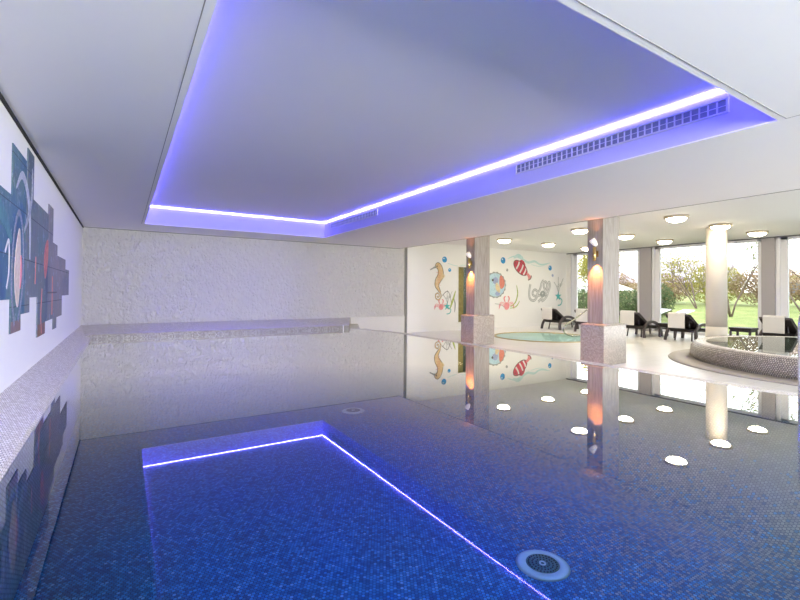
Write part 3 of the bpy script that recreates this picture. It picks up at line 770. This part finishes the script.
# ------------------------------------------------------------------ garden
def lawn_mat():
    m, nt = new_mat('lawn_grass'); n = N(nt)
    a = n.noise(n.pos(), 1.2, 6.0, .7); b = n.noise(n.pos(), 30, 3.0)
    c = n.ramp(n.math('ADD', n.math('MULTIPLY', a, .7), n.math('MULTIPLY', b, .3)), [(.3,(.10,.15,.03)),(.5,(.20,.25,.07)),(.7,(.34,.35,.13))])
    n.out(n.bsdf(c, .9, 0.0, n.bump(b, .6, .05))); return m
def lz(x, y): return -.46 + max(0, x-17.8)*.062 + .05*math.sin(x*.6)*math.sin(y*.5) if x > 17.8 else -.46
mb = MB(); vs = []; fs = []; nx, ny = 30, 34
for i in range(nx+1):
    for j in range(ny+1):
        x = 17.3 + i*.55*(1+.02*i); y = -14 + j*1.6; vs.append((x, y, lz(x, y)))
for i in range(nx):
    for j in range(ny): a = i*(ny+1)+j; fs.append((a, a+ny+1, a+ny+2, a+1))
mb.add(vs, fs, True); o = struct(mb.build('ground_lawn', lawn_mat()))
mb = MB(); mb.box((-60,-90,-1.4), (160,150,-1.2)); struct(mb.build('ground', plain('far_meadow', (.45,.44,.26), .9, vary=.2, scale=.2)))
mb = MB(); mb.box((XW+.28,YF-2,ZD-.15), (XW+1.0,YB+3,ZD-.04)); struct(mb.build('path', plain('pale_paving', (.66,.66,.68), .8)))

def leaves(mb, centre, rad, count, size, seed, squash=1.0, shell=.35):
    q = random.Random(seed)
    for _ in range(count):
        while True:
            v = Vector((q.uniform(-1,1), q.uniform(-1,1), q.uniform(-1,1)))
            if shell < v.length < 1: break
        p = Vector(centre) + Vector((v.x*rad[0], v.y*rad[1], v.z*rad[2]))
        a = Vector((q.gauss(0,1), q.gauss(0,1), q.gauss(0,1))).normalized(); b = a.orthogonal().normalized(); c = a.cross(b)
        s = size*q.uniform(.6,1.3); bb = b*s; c2 = c*s*.55
        mb.add([p-bb, p-c2, p+bb, p+c2], [(0,1,2,3)])
def leaf_mat(name, c1, c2):
    m, nt = new_mat(name); n = N(nt)
    wn = n.noise(n.pos(), 5.0, 3.0, .7)
    d = n.node('ShaderNodeBsdfDiffuse'); t = n.node('ShaderNodeBsdfTranslucent'); c = n.ramp(wn, [(.35,c1),(.65,c2)])
    nt.links.new(c, d.inputs[0]); nt.links.new(c, t.inputs[0])
    mx = n.node('ShaderNodeMixShader'); mx.inputs[0].default_value = .4; nt.links.new(d.outputs[0], mx.inputs[1]); nt.links.new(t.outputs[0], mx.inputs[2])
    n.out(mx.outputs[0]); return m
LM = dict(dark=leaf_mat('dark_shrub_leaf', (.05,.09,.04), (.16,.20,.10)), yel=leaf_mat('yellow_green_leaf', (.22,.24,.05), (.42,.36,.10)),
          rust=leaf_mat('rusty_hedge_leaf', (.20,.13,.08), (.44,.34,.20)), mid=leaf_mat('mid_green_leaf', (.09,.14,.05), (.22,.26,.09)))
bark = plain('grey_brown_bark', (.16,.12,.10), .9, vary=.2)
def shrub(x, y, rad, n_, size, mat, seed, label, name='shrub', cat='shrub', group=None):
    z = lz(x, y) if x < 45 else 0.5
    r = empty(name, (x, y, z), label=label, cat=cat, group=group)
    m = MB(); leaves(m, (0,0,rad[2]*.98), rad, n_, size, seed, shell=.2); m.build('foliage', mat, r)
    m = MB(); q = random.Random(seed)
    for k in range(7):
        m.tube([(0,0,-.05),(q.uniform(-.4,.4)*rad[0],q.uniform(-.5,.5)*rad[1],rad[2]*.9),(q.uniform(-.8,.8)*rad[0],q.uniform(-.8,.8)*rad[1],rad[2]*1.6)], [.04,.025,.008], 5)
    m.build('stems', bark, r)
def tree(x, y, h, spread, nleaf, size, mat, seed, label, lean=0.0):
    r = empty('garden_tree', (x, y, lz(x, y)), label=label, cat='tree', group='thin-leaved trees behind the lawn')
    q = random.Random(seed); m = MB(); tips = []
    def grow(p, d, L, rd, lvl):
        pts = [p]; 
        for k in range(4):
            d = (d + Vector((q.gauss(0,.10), q.gauss(0,.10), .03))).normalized(); pts.append(pts[-1] + d*L/4)
        m.tube(pts, [rd*(1-.12*k) for k in range(5)], 6)
        if lvl >= 2: tips.extend(pts[1:])
        if lvl < 4:
            for k in range(3):
                d2 = (d + Vector((q.uniform(-1,1)*.75, q.uniform(-1,1)*.75, q.uniform(-.1,.5)))).normalized()
                grow(pts[q.choice((2,3,4))], d2, L*.68, rd*.55, lvl+1)
    for k in range(3): grow(Vector((0,0,-.1)), Vector((q.uniform(-.3,.3), q.uniform(-.45,.45)+lean, 1)).normalized(), h*.42, .045, 0)
    m.build('branches', bark, r)
    m = MB()
    for i in range(nleaf):
        p = q.choice(tips) + Vector((q.gauss(0,.30), q.gauss(0,.30), q.gauss(0,.26)))
        a = Vector((q.gauss(0,1), q.gauss(0,1), q.gauss(0,1))).normalized(); b = a.orthogonal().normalized()*size; c = a.cross(b)*.6
        m.add([p-b, p-c, p+b, p+c], [(0,1,2,3)])
    m.build('foliage', mat, r)
# shrubs close behind the glass on the left
shrub(21.5, 15.2, (1.2,1.5,.85), 5200, .05, LM['dark'], 1, 'dark leafy shrub outside the first window, left of the near pillar')
shrub(21.5, 12.6, (1.1,1.3,.75), 4200, .05, LM['dark'], 2, 'dark leafy shrub outside, just right of the near pillar')
shrub(21.8, 11.55, (.9,.9,.95), 3800, .05, LM['dark'], 3, 'round dark shrub outside at the left end of the second window')
# rusty hedge at the top of the lawn, separate bushes
hp = [(31.0, -2.0), (31.0, 1.2), (31.2, 4.2), (31.5, 7.2), (31.2, 10.2), (31.5, 13.0), (31.2, 16.0), (31.0, 19.5)]
hn = ['far right outside the last window', 'outside the last window pane', 'right of the grey pier outside', 'behind the lawn near the play equipment', 'behind the lawn in the middle of the wide window', 'behind the lawn at the left of the wide window', 'behind the shrubs by the near pillar', 'behind the far left shrub']
for k, (x, y) in enumerate(hp):
    shrub(x, y, (.9,1.9,(.70 if k == 3 else 1.05)+.12*(k % 3)), 6500, .055, LM['rust'] if k != 5 else LM['yel'], 20+k, ('yellow' if k == 5 else 'rusty brown') + ' hedge bush ' + hn[k], 'hedge_bush', 'hedge bush', 'hedge bushes along the top of the lawn')
tree(25.0, 9.6, 7.6, 2, 1500, .05, LM['yel'], 5, 'slender bare-branched tree with yellow leaves in the wide window', -.2)
tree(27.5, 7.6, 7.4, 2, 1700, .055, LM['mid'], 8, 'thin green tree in the wide window left of the round column')
tree(22.6, 5.9, 6.8, 2, 6500, .05, LM['mid'], 11, 'overhanging green tree in the window right of the round column')
tree(25.5, 4.2, 5.5, 2, 6500, .06, LM['dark'], 13, 'dense green tree in the far right window')
tree(25.5, 17.0, 4.2, 2, 7000, .055, LM['yel'], 17, 'yellowing tree outside the first window at the left')
tree(28.4, 12.6, 4.2, 2, 1500, .06, LM['yel'], 19, 'low yellow tree behind the round dark shrub')
# house, barn, parasol, play equipment
hs = empty('distant_house', (46, 10.8, .2), rz=.15, label='pale cream house with low roof beyond the hedge in the wide window', cat='house')
m = MB(); m.box((-3,-3.4,0), (3,3.4,2.4)); m.build('wall', plain('cream_render', (.72,.62,.50), .8), hs)
m = MB(); m.prism([(-3.6,2.3),(3.6,2.3),(0,3.5)], -4, 4, 'xz'); m.build('roof', plain('pale_tile_roof', (.62,.52,.48), .8), hs)
for yy in (-2,.2,2):
    m = MB(); m.box((-3.03,yy-.45,.9), (-2.99,yy+.45,1.8)); m.build('window', plain('far_glass', (.2,.24,.3), .2), hs)
hs = empty('distant_barn', (52, 27.5, .1), label='long low building with lilac-grey roof beyond the shrubs by the near pillar', cat='barn')
m = MB(); m.box((-3,-7,0), (3,5,2.2)); m.build('wall', plain('barn_wall', (.66,.58,.46), .8), hs)
m = MB(); m.prism([(-3.8,2.1),(3.8,2.1),(0,4.6)], -7.4, 5.4, 'xz'); m.build('roof', plain('lilac_grey_roof', (.40,.37,.46), .7), hs)
pr = empty('garden_parasol', (27.5, 17.1, lz(27.5,17.1)), label='white open parasol outside between the near pillar and the grey pier', cat='parasol')
m = MB(); m.lathe([(.03,0),(.03,1.55)], n=10); m.build('pole', M['dark_metal'], pr)
m = MB(); m.lathe([(1.3,1.12),(.7,1.36),(0,1.62),(0,1.59),(.7,1.33),(1.28,1.10)], n=8, closed=True, smooth=False); m.build('canopy', M['white'], pr)
pl = empty('play_house', (33.5, 8.15, lz(31,8.15)), label='small red and green play hut at the top of the lawn', cat='play hut')
m = MB(); m.box((-.5,-.5,0), (.5,.5,.62)); m.build('hut', plain('red_board', (.62,.22,.16), .6), pl)
m = MB(); m.prism([(-.65,.6),(.65,.6),(0,1.2)], -.65, .65, 'xz'); m.build('roof', plain('green_board', (.20,.48,.34), .6), pl)
# small pale panels on posts in the grass
for k, (x, y, lb) in enumerate([(19.2, 9.95, 'small pale sloping panel outside, left of the wide grey pier'), (19.2, 9.05, 'small pale sloping panel on the grass at the left of the wide window')]):
    r = empty('sloping_panel', (x, y, lz(x,y)), rz=-.5, label=lb, cat='panel', group='pale sloping panels on the grass')
    m = MB(); m.box((-.3,-.32,-.015), (.3,.32,.015), M=Matrix.Translation((0,0,.62)) @ Matrix.Rotation(-.35,4,'Y')); m.build('panel', M['frame'], r)
    m = MB(); m.tube([(0,0,-.05),(0,0,.61)], .02, 8); m.build('post', M['dark_metal'], r)

# ------------------------------------------------------------------ light
w = bpy.data.worlds.new('World'); bpy.context.scene.world = w; w.use_nodes = True
nt = w.node_tree; nt.nodes.clear(); n = N(nt)
tc = n.node('ShaderNodeTexCoord'); s = n.sep(tc.outputs['Generated'])
cl = n.noise(tc.outputs['Generated'], 3.0, 5.0, .6)
c = n.mix(n.math('MULTIPLY', cl, n.math('MAXIMUM', s[2], 0.0)), (.97,.985,1.0), (.80,.88,1.0))
bg = n.node('ShaderNodeBackground'); n.put(bg.inputs[0], c); bg.inputs[1].default_value = 4.2
o = n.node('ShaderNodeOutputWorld'); nt.links.new(bg.outputs[0], o.inputs[0])
sd = bpy.data.lights.new('sun', 'SUN'); sd.energy = 1.2; sd.color = (1,.90,.72); sd.angle = .05
so = bpy.data.objects.new('sun', sd); col.objects.link(so); so.rotation_euler = (math.radians(52), 0, math.radians(-65))
def daylight(loc, rot, sx, sy, L, c, spread=180):  # makes the added fill lights
    ld = bpy.data.lights.new('window_daylight', 'AREA'); ld.shape = 'RECTANGLE'; ld.size = sx; ld.size_y = sy; ld.energy = L*PI*sx*sy; ld.color = c; ld.spread = math.radians(spread)  # added fill light, set at a window opening
    lo = bpy.data.objects.new('window_daylight', ld); col.objects.link(lo); lo.location = loc; lo.rotation_euler = rot
daylight((2.55, YF-.18, 1.62), (math.radians(90), 0, 0), 6.0, 1.65, 14.5, (1,.985,.965), 140)      # added fill light at a made-up window band behind the camera
daylight((XW+.2, -.8, 1.2), (0, math.radians(90), 0), 2.6, 4.6, 11.0, (.93,.97,1), 130)           # added fill light at the fourth window, right of the picture
# ------------------------------------------------------------------ camera
f = 441.389; yaw, pit, rol = map(math.radians, (32.125, .662, .425))
F = Vector((math.sin(yaw), math.cos(yaw), 0)); R_ = Vector((math.cos(yaw), -math.sin(yaw), 0)); U = Vector((0,0,1))
F2 = F*math.cos(pit)+U*math.sin(pit); U2 = -F*math.sin(pit)+U*math.cos(pit)
R3 = R_*math.cos(rol)+U2*math.sin(rol); U3 = -R_*math.sin(rol)+U2*math.cos(rol)
cd = bpy.data.cameras.new('camera'); cam = bpy.data.objects.new('camera', cd); col.objects.link(cam)
m3 = Matrix((R3, U3, -F2)).transposed().to_4x4(); m3.translation = Vector((0,0,E)); cam.matrix_world = m3
cd.sensor_width = 36; cd.sensor_fit = 'HORIZONTAL'; cd.lens = f/800*36
cd.shift_x = 0; cd.shift_y = -(300-286.774)/800; cd.clip_start = .05; cd.clip_end = 500
sc = bpy.context.scene; sc.camera = cam
sc.cycles.caustics_reflective = False
sc.view_settings.view_transform = 'Standard'; sc.view_settings.look = 'None'; sc.view_settings.gamma = 1; sc.view_settings.use_curve_mapping = False
sc.view_settings.exposure = 0.22
